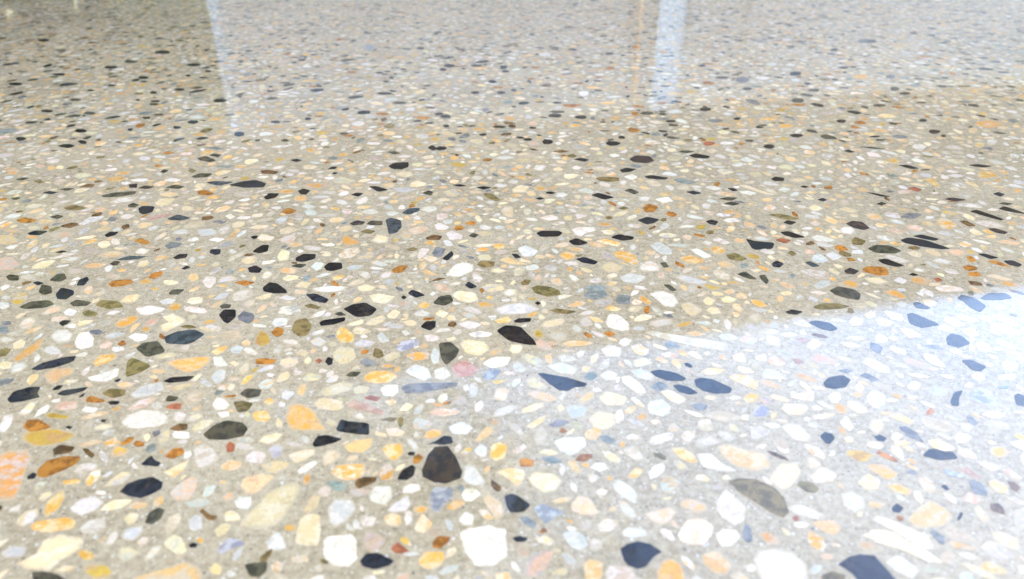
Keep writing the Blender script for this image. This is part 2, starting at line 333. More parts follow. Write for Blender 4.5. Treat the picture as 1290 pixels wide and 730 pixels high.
TRACED = """\
@0,548
Y 100,20 150,-30 280,-35 390,-5 350,30 250,55 170,62
F -40,110 60,75 140,75 165,110 135,170 110,250 70,335 -40,340
A 190,175 240,130 340,105 410,110 390,145 320,180 220,220 190,210
K 135,212 165,190 187,198 175,222 140,225
B 415,70 440,68 480,100 465,120 435,100
B 265,75 300,50 380,60 360,90 270,105
O 425,235 465,180 512,170 508,215 450,268
A 605,45 650,10 685,12 660,40 620,55
A 670,45 690,28 730,38 725,58 690,62
S 708,152 735,125 765,102 778,125 812,140 800,162
S 600,288 640,250 700,225 770,212 822,240 815,272 770,300 710,320 650,310
A 830,110 870,70 920,65 935,90 870,125
W 972,70 1030,38 1080,70 1112,130 1060,155 1005,170 985,140
R 1140,55 1160,32 1188,50 1180,85 1145,90
T 820,190 900,150 960,125 930,180 880,218 845,205
P 850,295 900,250 970,205 1003,225 990,280 950,330 880,330
L 1015,310 1040,255 1095,250 1075,300 1030,320
O 215,400 240,330 320,270 330,310 300,370 235,420
O 150,460 200,432 350,415 388,440 370,475 230,495 165,480
W 345,375 400,325 480,310 530,340 470,390 400,410
W 400,470 450,430 530,420 540,460 480,505 415,500
G 730,445 750,395 800,365 832,378 815,420 770,452
C 75,655 180,600 220,530 300,500 430,520 420,570 300,640 250,690 130,680
L 0,600 60,560 140,570 110,615 20,622
W 530,560 550,500 590,478 598,510 570,555
G 160,690 220,690 290,705 350,740 300,790 180,790
Y 415,680 450,650 540,660 570,690 550,725 470,729
T 660,720 780,690 870,660 940,640 1010,670 1030,729 900,790 700,780
C 820,545 875,500 920,520 950,590 900,610 850,580
L 950,440 980,405 1020,410 1025,470 985,490 955,475
B 1005,385 1025,372 1060,405 1100,410 1085,430 1050,430
C 1080,480 1130,445 1172,455 1140,500 1100,520
K 950,555 975,543 1000,552 985,570 960,570
U 1090,590 1150,520 1210,530 1240,555 1180,570 1120,600
O 1055,680 1085,645 1120,670 1110,710 1070,700
L 690,545 720,515 750,520 740,550 705,560
C 620,425 660,390 705,400 690,440 650,460
T 645,355 690,335 745,345 735,370 680,375
@322,548
C -90,465 -60,410 0,365 70,285 150,250 215,235 235,270 190,350 140,430 90,465 0,482
K 285,45 310,5 360,0 440,22 400,40 330,58 295,62
T 440,60 490,30 595,15 590,60 540,95 470,90
L 65,70 100,45 140,60 130,110 85,125
C 160,105 220,80 300,70 300,100 240,130 200,145
C 20,155 100,130 175,140 160,170 100,200 50,180
C -80,260 -60,215 40,190 110,210 60,250 0,300 -50,300
O 375,190 410,150 550,142 560,190 520,225 450,235 400,215
O 635,70 660,45 740,40 750,90 710,135 680,130 650,100
O 620,200 640,155 680,142 700,175 690,230 640,232
K 712,225 740,175 790,150 808,165 800,205 760,232
K 765,95 780,85 805,88 800,105 775,105
S 870,50 920,25 950,5 990,10 998,42 950,52 900,45
D 838,180 870,100 905,62 970,55 1010,110 1045,185 1035,220 960,245 900,240 845,210
L 1100,75 1140,45 1170,70 1160,115 1120,105
O 1180,110 1190,50 1230,35 1270,55 1262,110 1215,140
L 1045,215 1060,150 1110,155 1165,250 1110,262 1055,240
W 1035,300 1060,270 1110,275 1140,300 1090,340 1050,335
E 355,240 400,230 460,250 450,285 400,285
L 360,370 400,320 490,325 510,370 470,430 400,470 370,440
W 570,300 600,258 690,260 690,320 650,360 580,340
U 880,310 900,262 1000,268 990,320 950,350 925,392 885,380
C 195,545 225,420 270,395 325,400 330,470 320,555 230,562
C 240,380 290,300 330,310 310,370 260,400
L 55,545 90,490 130,490 160,570 110,590 60,580
W 340,520 400,505 490,500 510,540 512,640 470,668 400,665 345,620
S 527,635 555,600 620,595 700,635 670,662 600,682 540,665
R 680,575 715,540 775,585 740,602 700,595
A 890,545 920,510 985,515 970,545 930,575 895,572
O 820,625 850,590 950,585 960,620 930,670 870,680 825,660
L 915,695 970,660 1035,655 1010,690 940,710
W 1020,490 1060,475 1180,455 1265,480 1275,620 1200,665 1110,670 1060,600 1040,550
L 660,385 700,345 770,305 785,350 760,385 700,390
T 800,470 840,395 900,450 850,495 810,490
G -60,655 0,645 60,640 55,690 20,720 -30,715
W 1020,430 1060,385 1105,410 1095,455 1050,460
C 1145,330 1170,290 1240,340 1260,410 1215,435 1180,380
O 140,465 170,450 205,460 195,485 150,485
O 75,660 110,635 145,655 130,690 85,690
C 170,620 260,600 270,640 200,650
T 1205,700 1280,690 1300,740 1210,750
@644,548
T -80,185 0,165 70,180 65,230 30,262 -10,225
K -35,310 0,298 40,310 100,355 60,390 -5,395 -25,360
W 210,35 270,10 370,12 380,55 330,95 290,110 240,75
E 440,8 480,0 525,25 520,48 470,40
A 38,130 60,115 118,130 110,160 45,162
E 150,112 210,108 262,135 220,148 170,135
O 805,70 850,60 920,95 945,140 900,145 840,110
W 930,95 1000,90 1060,140 1145,185 1050,185 960,160
T 1035,60 1090,45 1200,80 1290,95 1320,165 1230,185 1120,155 1070,110
H 1098,235 1140,218 1230,222 1330,265 1380,320 1400,390 1370,418 1310,395 1230,340 1150,290
L 505,255 540,218 610,265 640,300 630,355 580,325 530,290
L 540,345 570,330 620,380 640,415 600,420 560,390
W 690,195 720,155 770,138 780,175 740,215 700,230
C 300,350 340,305 400,320 450,400 400,410 340,400 305,385
C 670,400 730,380 800,365 840,385 800,440 760,460 700,430
W 430,455 470,420 540,430 545,465 500,490 440,488
L 255,500 300,478 360,500 388,560 350,588 300,570
L 555,490 590,462 680,480 690,510 620,522 565,515
W 838,505 880,430 960,420 1020,455 1020,500 980,555 900,558 845,530
W 1035,330 1080,275 1130,310 1190,370 1180,430 1130,465 1070,420 1035,380
W 1030,500 1070,475 1140,480 1160,520 1110,565 1050,560
K 552,575 585,548 640,535 700,550 765,592 720,615 680,665 640,675 590,660 565,630
O 735,700 760,640 800,620 860,655 880,729 870,790 740,790
T 960,600 1040,585 1120,660 1090,705 1030,700 970,650
W 470,690 500,660 590,665 650,729 640,790 480,790
T 360,650 400,625 465,640 460,729 380,740
P 65,690 110,590 220,585 200,640 140,725 80,715
L 250,600 290,595 335,640 320,670 280,650
S 5,520 40,510 88,522 70,540 25,542
M 40,415 80,410 128,450 115,470 70,455
U 110,370 160,345 210,370 280,395 220,415 180,450 130,410
C 115,520 170,505 225,535 200,565 140,545
T 850,610 890,620 935,670 915,685 870,650
W 425,290 450,270 490,285 470,308 435,308
W 1180,665 1215,650 1245,670 1220,695 1190,690
@966,548
O -40,500 0,485 70,530 50,560 0,550
W -70,630 -40,585 40,575 130,590 200,650 215,729 150,790 0,780 -50,700
S 360,655 410,615 470,600 545,610 580,650 650,729 640,790 500,790 430,700
S 268,8 290,-15 330,-5 345,18 320,48 295,42
S 540,10 570,-2 608,18 590,35 560,32
S 785,105 825,68 940,85 970,122 870,130
M 690,0 730,-25 770,5 797,42 750,25
T 638,35 690,25 730,42 700,55 650,55
U 885,185 910,175 1000,208 980,220 920,208
Q 960,175 1010,160 1080,215 1060,225 1010,195
P 1190,185 1230,170 1290,220 1270,235 1220,210
P 980,330 1020,285 1090,330 1050,355
T 705,430 760,370 830,325 900,370 945,420 880,465 760,470
C 455,240 510,195 575,230 560,275 500,280
C 490,505 540,475 640,490 720,540 830,600 890,645 820,645 700,585 560,545
W 520,425 570,405 700,460 820,510 850,580 790,580 650,490
O 915,545 940,535 1060,575 1030,585 940,570
W 1075,570 1110,535 1180,550 1260,620 1200,635 1110,610
C 970,650 1010,640 1150,710 1160,735 1080,720
S 630,370 655,345 692,370 670,395 635,390
S 960,425 975,390 992,395 980,425 965,435
S 875,260 900,250 925,275 905,283
H 275,710 330,685 400,710 380,760 280,760
C 10,220 60,145 150,140 180,190 130,260 80,280 30,250
R 125,420 145,405 165,425 150,440
M 700,190 730,172 765,195 735,203
W 210,210 280,160 360,200 330,240 240,245
T 230,440 330,430 380,470 340,510 250,470
L 590,640 660,600 780,680 740,729 650,690
@0,366
Y 55,65 85,15 135,5 140,40 100,75
G 95,85 150,58 250,50 275,70 230,88 130,95
S 280,20 310,-15 370,0 375,20 330,48 290,45
G 195,10 210,-30 260,-20 262,15 220,25
G 350,65 390,47 462,60 440,78 370,82
H 480,75 510,48 600,55 625,85 540,95
H 412,115 440,97 495,115 480,132 430,130
L 320,110 350,90 392,105 370,130 330,128
W 680,90 760,75 840,90 820,110 740,128 700,120
L 800,55 850,38 890,45 870,70 820,72
O 850,85 880,60 920,75 900,100 860,102
C 805,180 850,160 815,130 870,113 930,140 940,160 890,185 840,210 815,205
G 850,15 870,-5 935,-5 900,22 860,22
C 935,60 960,35 1025,32 1025,65 970,75
L 1075,45 1120,12 1165,10 1140,40 1085,52
G 1108,80 1130,68 1168,72 1160,90 1120,93
K 1102,125 1130,97 1190,98 1190,135 1150,168 1130,160
M 1200,130 1225,105 1280,115 1285,150 1250,170 1205,150
C 1000,190 1060,172 1120,185 1110,208 1040,210
Z 825,235 880,210 980,195 1037,222 980,260 940,275 840,270
G 685,295 720,265 800,255 838,310 740,340
O 830,365 900,345 1070,328 1060,365 1000,405 940,418 870,390
K 822,460 860,438 985,432 950,458 860,468
O 1060,310 1110,285 1155,278 1130,310 1090,328
H 635,435 640,360 670,340 765,380 710,415 650,435
O 462,370 500,325 585,318 590,345 540,370 490,385
W 437,440 500,425 600,390 600,430 540,462 460,460
L 650,530 720,480 820,460 835,500 760,530 690,548
C 850,500 900,475 1000,462 950,490 880,508
H 510,520 560,495 635,500 630,530 570,545
K 545,565 570,557 608,562 590,577 555,578
A 430,550 460,530 540,560 500,568 440,565
K 265,500 290,480 318,482 300,500 272,505
S 285,525 320,503 445,487 420,510 330,533
S 38,550 70,510 150,488 205,487 190,520 200,540 120,560 45,567
K 397,535 430,517 420,535 400,542
S 155,400 200,370 330,335 390,330 370,360 280,390 190,405
T 215,425 270,400 385,388 370,420 300,450 270,483 240,465
O 65,355 100,315 180,265 230,235 200,290 130,340 80,362
T 130,460 150,430 200,420 190,450 150,480
P 275,580 320,560 390,560 395,595 340,608 290,605
W 250,235 285,200 340,197 372,225 350,260 290,270
W 375,260 400,215 450,207 475,240 470,285 420,300 385,290
L 525,235 560,212 640,215 600,240 545,245
W 645,235 680,215 750,225 740,250 690,262
P 500,280 540,255 575,265 550,295 505,295
O 575,180 600,145 680,125 710,135 680,165 610,195
K 297,165 320,150 360,153 340,170 315,182
W 605,670 640,630 720,603 800,605 848,635 850,670 800,690 690,703 640,695
G 835,550 850,530 905,540 880,560 840,562
R 835,590 870,572 917,570 912,602 860,600
W 1068,580 1090,537 1130,545 1165,580 1140,605 1090,605
H 1175,565 1230,558 1280,570 1250,610 1200,617
G 1208,525 1240,495 1320,500 1310,535 1250,545
G 1020,729 1080,680 1140,655 1220,665 1255,700 1230,735 1150,755 1060,755
L 1060,440 1100,395 1145,400 1135,450 1090,478
L 1005,460 1035,445 1075,480 1050,492
B 855,700 900,672 948,675 945,705 890,710
W 405,610 430,585 500,595 470,622
Y 220,630 260,615 360,635 340,652 250,645
A 115,690 140,655 190,650 260,690 220,705 150,715
W 0,680 20,630 70,620 60,680 20,720 -20,720
O 1100,490 1120,475 1148,480 1135,505 1105,503
E 0,210 -20,180 40,180 45,210 10,222
M 0,160 50,155 60,172 20,178
K 505,660 520,650 540,655 525,668
K 330,692 345,682 370,690 350,703
L 1160,300 1190,278 1230,285 1210,320 1170,315
W 865,729 880,710 960,715 960,750 880,750
C 1155,365 1180,355 1210,370 1190,387
K 575,458 600,445 612,452 590,465
@322,366
S 250,20 300,15 372,45 355,65 290,55
L 110,40 150,22 210,40 180,55
H 245,75 280,67 335,85 310,95 260,88
W 110,115 130,82 215,75 230,110 170,125
K 440,95 490,70 555,60 615,95 580,130 510,135
K 318,165 340,150 455,135 450,155 400,172 330,180
G 395,120 425,107 460,125 430,130
L 75,165 100,138 165,140 160,175 100,187
O 405,210 430,180 460,190 500,230 495,260 440,268 410,245
C 485,205 510,180 590,205 545,225 500,222
H 180,205 200,150 260,140 285,180 260,230 215,232
L 490,270 540,245 610,260 580,285 510,288
L 610,225 640,210 680,255 640,270 620,255
L 275,255 320,235 360,260 330,285 290,275
K 733,35 748,25 763,35 750,47
S 765,15 790,-5 860,25 810,38
G 893,65 930,30 985,22 1000,55 950,80
C 985,25 1020,0 1110,10 1128,50 1080,67 1020,50
O 820,75 850,55 885,72 860,90 825,90
W 795,120 830,97 885,115 870,132 810,132
C 900,120 930,97 980,115 950,145
C 660,125 700,95 735,110 710,145 670,142
K 830,185 860,155 910,155 908,185 880,205
K 1215,205 1260,175 1330,180 1400,245 1420,275 1370,275 1280,255
W 735,205 760,200 782,220 755,232
W 1070,220 1120,203 1200,215 1180,235 1100,238
L 665,180 700,165 755,175 740,192 680,192
U 705,300 740,255 830,248 820,280 740,310
G 925,265 990,262 1030,300 1010,340 960,380 935,345
C 1025,270 1060,245 1160,260 1185,300 1130,335 1060,320
Q 985,400 1010,365 1060,352 1130,395 1090,430 1030,440
W 900,400 960,385 990,430 940,455 905,445
L 880,330 900,285 930,310 925,370 895,375
O 755,330 800,310 880,315 870,345 800,358
L 750,410 800,372 870,390 890,440 850,458 780,430
W 1140,370 1200,335 1290,335 1270,380 1190,395
U 1140,435 1180,395 1240,400 1210,445 1160,455
C 385,320 420,285 500,290 510,345 440,380 400,355
A 530,315 545,298 575,305 555,325
H 590,330 600,290 635,300 650,330 620,345
M 520,360 560,340 620,370 560,390
K 350,360 365,335 392,345 385,375 365,378
G 455,430 480,410 535,412 510,435 475,437
O 545,435 580,407 680,405 718,432 680,465 600,472 555,460
C 325,515 360,485 440,460 495,470 480,505 400,530 345,535
C 490,495 530,478 580,490 560,520 500,522
W 625,500 660,475 720,475 725,515 690,540 640,530
M 735,490 780,470 1020,465 1020,485 940,500 830,518 750,520
C 285,570 330,540 440,555 450,595 400,610 320,598
R 545,545 575,530 630,540 610,562
Q 455,580 500,555 560,570 660,615 640,632 540,605 480,595
O 645,560 690,548 715,562 680,585
O 145,640 165,575 230,570 290,600 340,680 370,710 260,712 170,705
O 0,610 50,605 80,640 60,665 0,660 -20,630
O 35,565 65,540 105,555 70,582
L 130,525 150,500 205,515 165,555 135,550
L 10,480 50,445 105,450 70,495 25,500
K 405,700 430,650 470,662 572,670 572,729 500,725 415,712
H 625,655 670,640 718,645 690,665
Y -10,265 20,200 60,210 80,265 30,290
A 0,350 40,342 105,350 90,372 0,375
C 200,320 230,295 275,315 250,335
C 230,450 270,415 340,430 320,455 250,465
R 300,355 320,343 338,355 320,368
L 970,690 1040,660 1100,690 1070,729 990,725
C 720,610 760,565 800,580 770,610
L 350,460 390,425 425,430 410,460 370,470
C 650,700 710,690 760,715 730,740 670,735
@644,366
L -90,95 -30,68 80,60 150,95 100,115 0,125 -70,120
K 10,155 40,140 103,140 95,160 30,165
K 118,65 135,55 150,65 135,75
H 190,100 230,92 330,105 290,122 230,115
E 525,50 540,20 600,28 600,70 540,72
E 365,25 390,0 480,5 490,30 430,48 380,42
W 605,60 625,42 665,60 650,73 615,72
O 635,40 660,22 715,60 700,77 665,60
W 690,15 760,0 820,20 848,60 820,88 770,80 730,45
O 475,90 500,75 560,95 530,107 490,102
W 475,165 490,120 540,120 595,165 598,205 550,205 490,190
C 850,70 900,58 970,100 920,135 880,115
C 965,50 990,30 1035,50 1010,78 975,70
C 1055,45 1090,25 1145,45 1110,65 1070,62
A 465,220 490,203 528,220 500,237
P 120,265 145,245 190,270 210,300 170,305 135,290
O 1200,45 1250,50 1300,80 1260,88 1220,70
W 665,210 720,205 900,235 1100,265 1085,307 960,290 800,255 700,225
T 880,215 920,205 985,220 950,232 900,230
S 135,420 160,418 280,440 385,470 375,487 320,490 285,508 240,505 190,470
S 700,410 740,400 830,415 885,445 870,458 790,458 730,435
S 925,450 960,440 1020,450 1115,495 1105,520 1020,522 960,505 930,480
S 812,480 850,475 900,490 945,520 900,528 850,515
M 905,580 950,568 995,580 980,605 940,608
W 550,435 600,430 660,475 685,520 650,530 590,490 560,465
C 70,455 110,435 190,490 160,503 100,490
T 75,520 120,505 200,525 235,548 190,565 110,540
L 170,380 250,360 340,395 320,425 240,420
T 600,285 640,270 700,300 680,330 630,320
T 250,270 310,250 420,265 380,280 290,285
T 720,345 750,335 800,360 770,370
T 960,410 1000,390 1085,400 1050,425 980,428
T 1095,435 1130,422 1200,430 1250,470 1240,508 1180,480 1120,455
O 1170,545 1200,518 1250,525 1240,560 1190,572
M 190,680 230,652 295,660 260,685 210,692
U 1220,610 1250,580 1300,590 1290,635 1230,640
C 440,545 480,505 590,540 570,580 480,585
C 385,650 430,610 520,620 530,680 470,710 410,690
P 1140,245 1180,225 1250,245 1220,278 1165,265
W 1225,335 1290,320 1290,360 1240,355
S 870,370 890,365 920,385 900,392
L 445,430 490,400 540,420 530,455 470,455
L 5,385 30,350 80,400 50,418 15,410
W 750,320 800,310 850,330 820,342 770,337
T 70,690 130,650 180,625 170,660 110,700
L 270,590 320,575 390,590 370,640 300,650
P 700,660 730,650 760,665 720,680
C 750,510 800,500 890,550 850,580 790,550
@966,366
W -30,420 0,392 60,410 105,450 40,450 -20,445
G 315,0 360,-20 440,-5 475,20 465,50 400,40 340,20
H 232,85 280,65 350,65 420,82 360,95 270,98
K 92,108 125,95 185,108 150,125 105,118
S 205,160 250,153 320,165 360,195 330,207 270,195
S 735,65 760,58 830,90 800,95 755,90
K 705,120 730,112 800,140 875,172 790,193 720,170
K 960,40 985,20 1050,40 1110,80 1075,112 1030,90 990,55
K 1075,40 1120,12 1210,15 1240,40 1180,50 1100,50
S 905,240 930,217 985,230 1030,270 970,290 910,275
S 980,352 1030,350 1110,385 1080,412 1030,400
M 785,280 840,272 900,298 860,300
P 680,350 720,340 800,370 870,395 850,410 770,390 700,365
K 285,470 310,440 380,428 425,450 400,490 340,500 295,490
P 205,345 250,320 340,345 350,375 270,375
W 115,540 160,520 240,505 240,560 180,555
P 70,595 90,570 190,575 215,600 180,630 110,630
O 340,590 350,568 390,575 422,600 400,625 350,622
L 500,530 540,500 600,530 600,580 550,600 510,570
U 1020,530 1060,493 1110,500 1180,570 1150,590 1080,570 1030,555
S 925,560 945,515 990,505 970,545 970,585 935,582
S 1245,530 1270,520 1320,540 1310,590 1260,580
M 1005,635 1025,628 1065,670 1050,685 1020,665
O 630,530 650,517 695,535 670,550
T 600,630 660,615 750,660 730,680 660,655
C 410,160 440,130 490,145 480,180 430,182
T 550,150 580,135 645,160 620,185 570,180
C 1130,130 1180,118 1280,170 1260,183 1190,160
Q 150,250 180,235 215,250 190,270
M 355,405 400,395 440,408 400,420
M 465,430 500,415 570,450 540,462
M 660,690 700,685 770,725 730,735 690,715
W 365,670 400,630 440,690 420,715
P 0,340 40,330 105,370 70,387 10,370
W 355,265 420,260 490,285 430,298
W 440,490 470,460 495,495 470,520
Q 130,345 160,345 190,365 150,375
C 210,10 250,0 310,15 270,25
W 145,35 170,20 190,38 165,50
O 580,5 640,-5 710,35 690,45 640,30
@0,184
K 305,5 335,-5 370,5 340,12
G 993,62 1040,50 1095,75 1060,83 1010,75
G 1055,48 1080,38 1117,45 1100,60
E 1030,10 1080,3 1140,15 1090,20
E 1085,105 1140,97 1190,100 1140,112
H 945,125 970,115 992,125 970,138
G 965,155 1010,138 1075,140 1050,158 980,162
K 808,130 830,118 852,125 825,138
A 815,38 850,27 885,35 840,43
O 32,125 65,108 103,125 80,145 45,142
P 168,100 200,92 228,100 200,115
G 73,172 110,160 150,162 110,176
H 168,180 200,170 223,185 200,190
O 540,165 590,150 640,165 600,183 555,180
K 648,195 695,190 690,212 655,212
G 692,215 730,200 782,205 750,218
B 395,210 440,192 478,195 470,208
G 300,220 340,212 378,215 340,228
W 818,175 870,160 922,172 880,185
G 828,212 880,195 935,205 900,218
Z 1040,185 1080,177 1187,183 1100,203
S 1148,198 1220,180 1290,172 1345,190 1330,210 1240,212
S 212,238 250,228 295,235 260,245
W 282,255 310,243 338,252 310,265
G 52,268 80,258 108,262 80,275
A 0,265 38,262 30,275 -20,275
G 513,250 580,235 690,228 680,245 600,258 520,260
W 545,285 600,262 705,255 670,280 580,293
A 993,232 1030,220 1083,240 1050,252 1005,247
T 800,240 850,232 905,240 860,258 810,252
C 778,290 810,265 890,265 860,295 800,308
S 697,315 720,303 782,305 770,335 725,347 705,340
G 643,300 670,287 703,298 680,312 650,312
H 318,312 370,297 445,312 400,325 340,325
O 473,320 510,305 545,320 520,335 480,333
A 80,375 120,360 195,375 150,390 100,388
G 247,360 290,348 322,355 290,370
W 395,395 450,360 532,352 500,375 420,402
M 535,380 560,357 595,360 580,380
W 605,355 640,342 688,350 650,370 615,370
Q 745,362 790,347 890,343 830,360 755,377
Z 842,368 900,345 962,365 920,377 860,375
S 138,440 180,427 245,430 200,452 150,450
K 525,450 555,433 600,435 580,452 540,462
M 1070,385 1100,375 1150,380 1120,395
W 1133,355 1160,343 1192,358 1160,373
A 675,480 710,463 765,490 730,500
M 830,505 860,485 922,490 900,510 850,522
W 678,535 710,515 762,525 730,548 690,545
K 872,565 905,545 948,545 940,565 890,573
Z 585,575 650,555 745,557 700,572 620,578
G 553,595 580,578 610,585 590,605 560,602
S 1057,540 1065,522 1115,522 1112,545 1085,552
K 275,538 310,528 340,533 310,543
W 1045,475 1090,462 1140,470 1100,487
T 422,605 470,590 550,595 500,615 440,618
W 250,570 330,545 400,537 350,558 270,572
G 30,660 50,648 95,655 95,680 45,680
G 245,680 290,645 325,643 338,670 300,687
S 385,705 400,675 440,660 450,675 425,705
S 163,690 190,682 222,693 190,705
A 545,700 570,680 660,673 675,690 620,708 560,713
A 745,665 770,640 820,632 820,650 780,672
T 945,670 960,645 1000,645 1005,675 970,687
W 1020,685 1040,657 1090,660 1090,690 1060,723 1035,710
K 915,620 940,605 962,612 935,625
P -20,570 60,560 100,600 60,625 -20,630
T -10,450 60,450 100,480 30,500 -20,490
A 1180,690 1230,678 1290,690 1240,708
K 1260,460 1290,452 1320,460 1280,472
@322,184
K 670,102 700,85 770,82 775,105 740,120 690,117
K 867,10 890,-5 922,15 895,25
K 40,262 65,238 122,240 100,262 55,272
K 213,228 240,215 275,225 255,247 225,243
O 225,200 300,185 385,195 350,212 260,213
O 248,22 280,10 312,22 280,35
K 570,205 610,203 672,222 620,233
K 478,248 510,235 545,240 520,257
K 1115,210 1150,203 1195,210 1150,222
K 990,198 1030,193 1067,202 1030,207
G 838,240 870,225 897,232 885,252
H 1150,240 1190,240 1240,275 1210,280 1160,260
Z 735,340 770,315 830,312 825,330 770,348
Z 655,375 680,362 735,375 738,410 710,440 670,447 665,410
D 473,392 510,375 555,383 540,398 490,402
G 560,395 580,377 640,380 640,400 590,402
H 525,435 560,420 607,430 580,445
W 900,400 925,387 982,410 950,427 915,425
P 765,425 820,405 880,412 840,440 790,450
O 435,480 450,450 530,485 490,503 450,500
W 413,555 450,520 520,510 528,535 490,565 430,570
K 200,565 240,545 302,545 300,570 240,587 205,582
K 345,610 370,588 435,590 438,620 390,632 355,628
G 177,608 210,595 260,598 230,617
M 890,540 915,508 960,520 940,560 905,560
S 940,570 990,530 1000,550 970,580
W 955,655 1000,600 1050,585 1105,600 1095,635 1020,665
C 505,575 550,540 625,535 590,565 530,588
L 455,615 490,600 550,603 520,625 470,630
L 575,590 610,575 675,600 640,610
H 1115,600 1140,580 1210,585 1200,610 1150,615
A 685,630 720,605 772,605 740,640 700,643
T 835,635 860,622 930,655 880,655
B 870,690 920,665 965,668 920,680
L 635,690 670,670 705,685 680,707
S 1055,705 1075,683 1120,712 1085,722
K 35,715 70,688 110,695 155,729 160,745 90,745 40,735
W 280,720 340,708 465,708 450,729 380,740 300,735
C 510,710 560,697 612,715 580,735 520,735
C 190,710 230,683 285,690 260,720
H 755,525 790,512 822,520 790,533
W 815,560 830,515 882,520 850,560 825,573
C 840,565 880,553 928,570 890,592
B 855,465 900,447 943,455 930,475 870,475
O 845,490 880,475 918,487 880,502
C 105,560 130,520 175,530 170,575 120,585
A 130,330 165,313 208,325 180,345 140,343
W 225,305 260,292 312,308 270,322
L 690,215 740,207 820,218 760,237 710,232
L 1085,162 1110,148 1152,160 1120,177
W 1195,200 1230,187 1278,200 1240,213
Y 970,90 1020,82 1080,95 1030,115
C 385,170 430,155 510,175 470,192 400,188
C 5,465 30,443 102,460 80,480 25,480
K 0,520 35,500 68,500 62,532 20,543 -15,535
K -40,615 0,603 35,620 20,642 -30,640
G 660,30 700,27 735,37 700,45
K 172,72 205,65 237,73 205,82
K 360,120 385,105 413,107 400,118
K 385,138 400,131 417,138 400,145
B 22,125 60,120 117,130 100,143 30,140
O 100,232 150,220 205,230 170,242
C 1235,330 1260,305 1300,310 1300,365 1260,355
G 1075,455 1095,440 1130,447 1105,465
O 1195,505 1230,490 1265,510 1220,525
C 1135,715 1170,697 1250,700 1255,729 1180,740
T 1225,575 1270,555 1290,570 1380,600 1290,600
@644,184
D 595,68 630,47 700,52 722,75 690,88 620,83
K 543,122 580,110 633,118 600,132 560,135
K 672,155 710,148 798,162 770,172 690,165
K 895,48 930,38 1007,52 990,65 920,60
G 840,30 870,22 930,28 880,38
S 315,68 350,60 393,70 370,82
H 425,165 450,155 540,160 550,175 500,183 450,178
G 570,225 600,215 648,235 620,245
K 400,248 440,236 523,260 470,272
S 880,232 920,226 965,240 920,247
K 170,237 200,230 225,238 200,245
K 122,265 145,258 168,266 145,273
A 660,315 690,292 745,305 720,335 680,335
T 610,330 650,312 660,335 630,345
H 535,315 570,307 597,315 570,323
S 637,375 690,357 750,372 720,390 685,398
K 125,440 150,428 240,428 258,440 240,458 150,460
W 300,420 340,407 425,410 430,430 380,440 350,460 320,450
K 500,462 540,445 620,458 615,473 560,480
K 288,480 330,465 390,490 350,503 310,500
K 982,380 1010,372 1047,382 1030,402 1000,395
Y 930,410 950,395 990,400 975,420 945,425
G 1045,268 1090,258 1145,262 1110,278
G 1070,292 1110,280 1155,292 1120,303
K 1090,215 1120,213 1147,225 1120,230
O 240,555 270,532 325,540 320,570 270,578
O 510,540 560,525 620,545 648,590 620,607 570,580 530,560
S 325,570 370,560 440,585 420,600 360,590
L 30,520 70,500 140,530 110,560 60,562
O 845,565 900,548 985,580 940,597 880,588
W 900,520 940,517 1020,560 980,572 930,545
H 1083,550 1130,540 1193,570 1150,583 1100,572
S 1182,468 1230,480 1330,490 1320,520 1220,525
L 545,665 600,640 685,660 640,695 570,688
T 1035,590 1080,580 1140,605 1110,623 1060,612
G 1137,648 1180,632 1243,675 1200,672
G 1250,655 1280,650 1300,680 1290,700 1265,680
G 768,700 800,700 835,729 810,735
G 750,590 780,587 797,612 770,615
H 103,715 140,703 200,712 240,729 250,750 190,762 120,745
E 370,715 420,697 480,710 470,735 390,735
H 45,690 75,673 103,680 85,703 55,703
P 105,665 140,645 160,670 130,690
W 960,300 975,285 1010,295 1000,320 970,318
W 1010,475 1040,458 1112,490 1080,500
W 955,490 985,475 1022,490 1000,508
P 858,460 885,445 915,460 900,478
C 395,110 440,103 525,115 480,130 420,122
O 470,145 510,130 535,145 510,157
W 565,155 610,143 642,158 610,175
E 815,170 850,162 940,185 900,195 840,185
W 972,210 1010,200 1070,215 1030,227
O 425,480 470,468 560,490 540,508 470,497
T 1015,240 1060,230 1145,245 1100,257
L 695,505 740,480 810,520 810,550 760,550
L 820,660 870,648 1000,690 960,705 880,690
Y 960,695 1010,690 1060,720 1010,729
C 450,610 500,580 570,615 530,640 480,635
W 720,270 790,255 820,280 770,290
C 0,220 40,198 95,205 70,235 10,237
O 105,215 140,197 180,210 150,232
O 250,65 270,52 300,65 275,75
W 300,110 330,98 358,110 330,122
W 1150,70 1180,53 1235,75 1200,85
C 1145,200 1180,195 1290,235 1340,250 1280,245
K 0,545 30,545 52,565 20,567
E 593,97 630,92 665,105 630,113
B 208,28 250,20 298,27 250,36
@966,184
K 20,168 40,155 90,162 85,178 40,178
K 660,98 710,95 773,115 730,118
K 1015,98 1060,92 1140,103 1090,110
O 1055,150 1080,128 1130,127 1170,150 1130,163 1080,163
O 785,165 830,160 870,190 875,215 830,195
R 710,215 740,205 785,222 760,232
W 905,150 950,140 1000,152 960,162
D 893,268 930,260 1010,272 960,283
S 1140,243 1165,233 1202,245 1180,257
W 945,298 990,287 1070,292 1095,315 1030,313
G 1165,290 1200,284 1245,293 1210,300
K 1168,318 1200,304 1290,335 1310,345 1220,332
K 1020,330 1060,322 1195,370 1180,377 1100,355
O 850,375 880,360 920,370 965,405 930,422 880,418
W 1040,385 1080,375 1160,382 1210,415 1150,415 1080,400
D 1115,418 1150,415 1218,435 1200,447 1150,437
B 970,380 1000,375 1058,405 1020,408
D 395,392 430,378 480,382 522,415 490,427 430,412
K 80,388 105,375 152,385 120,400
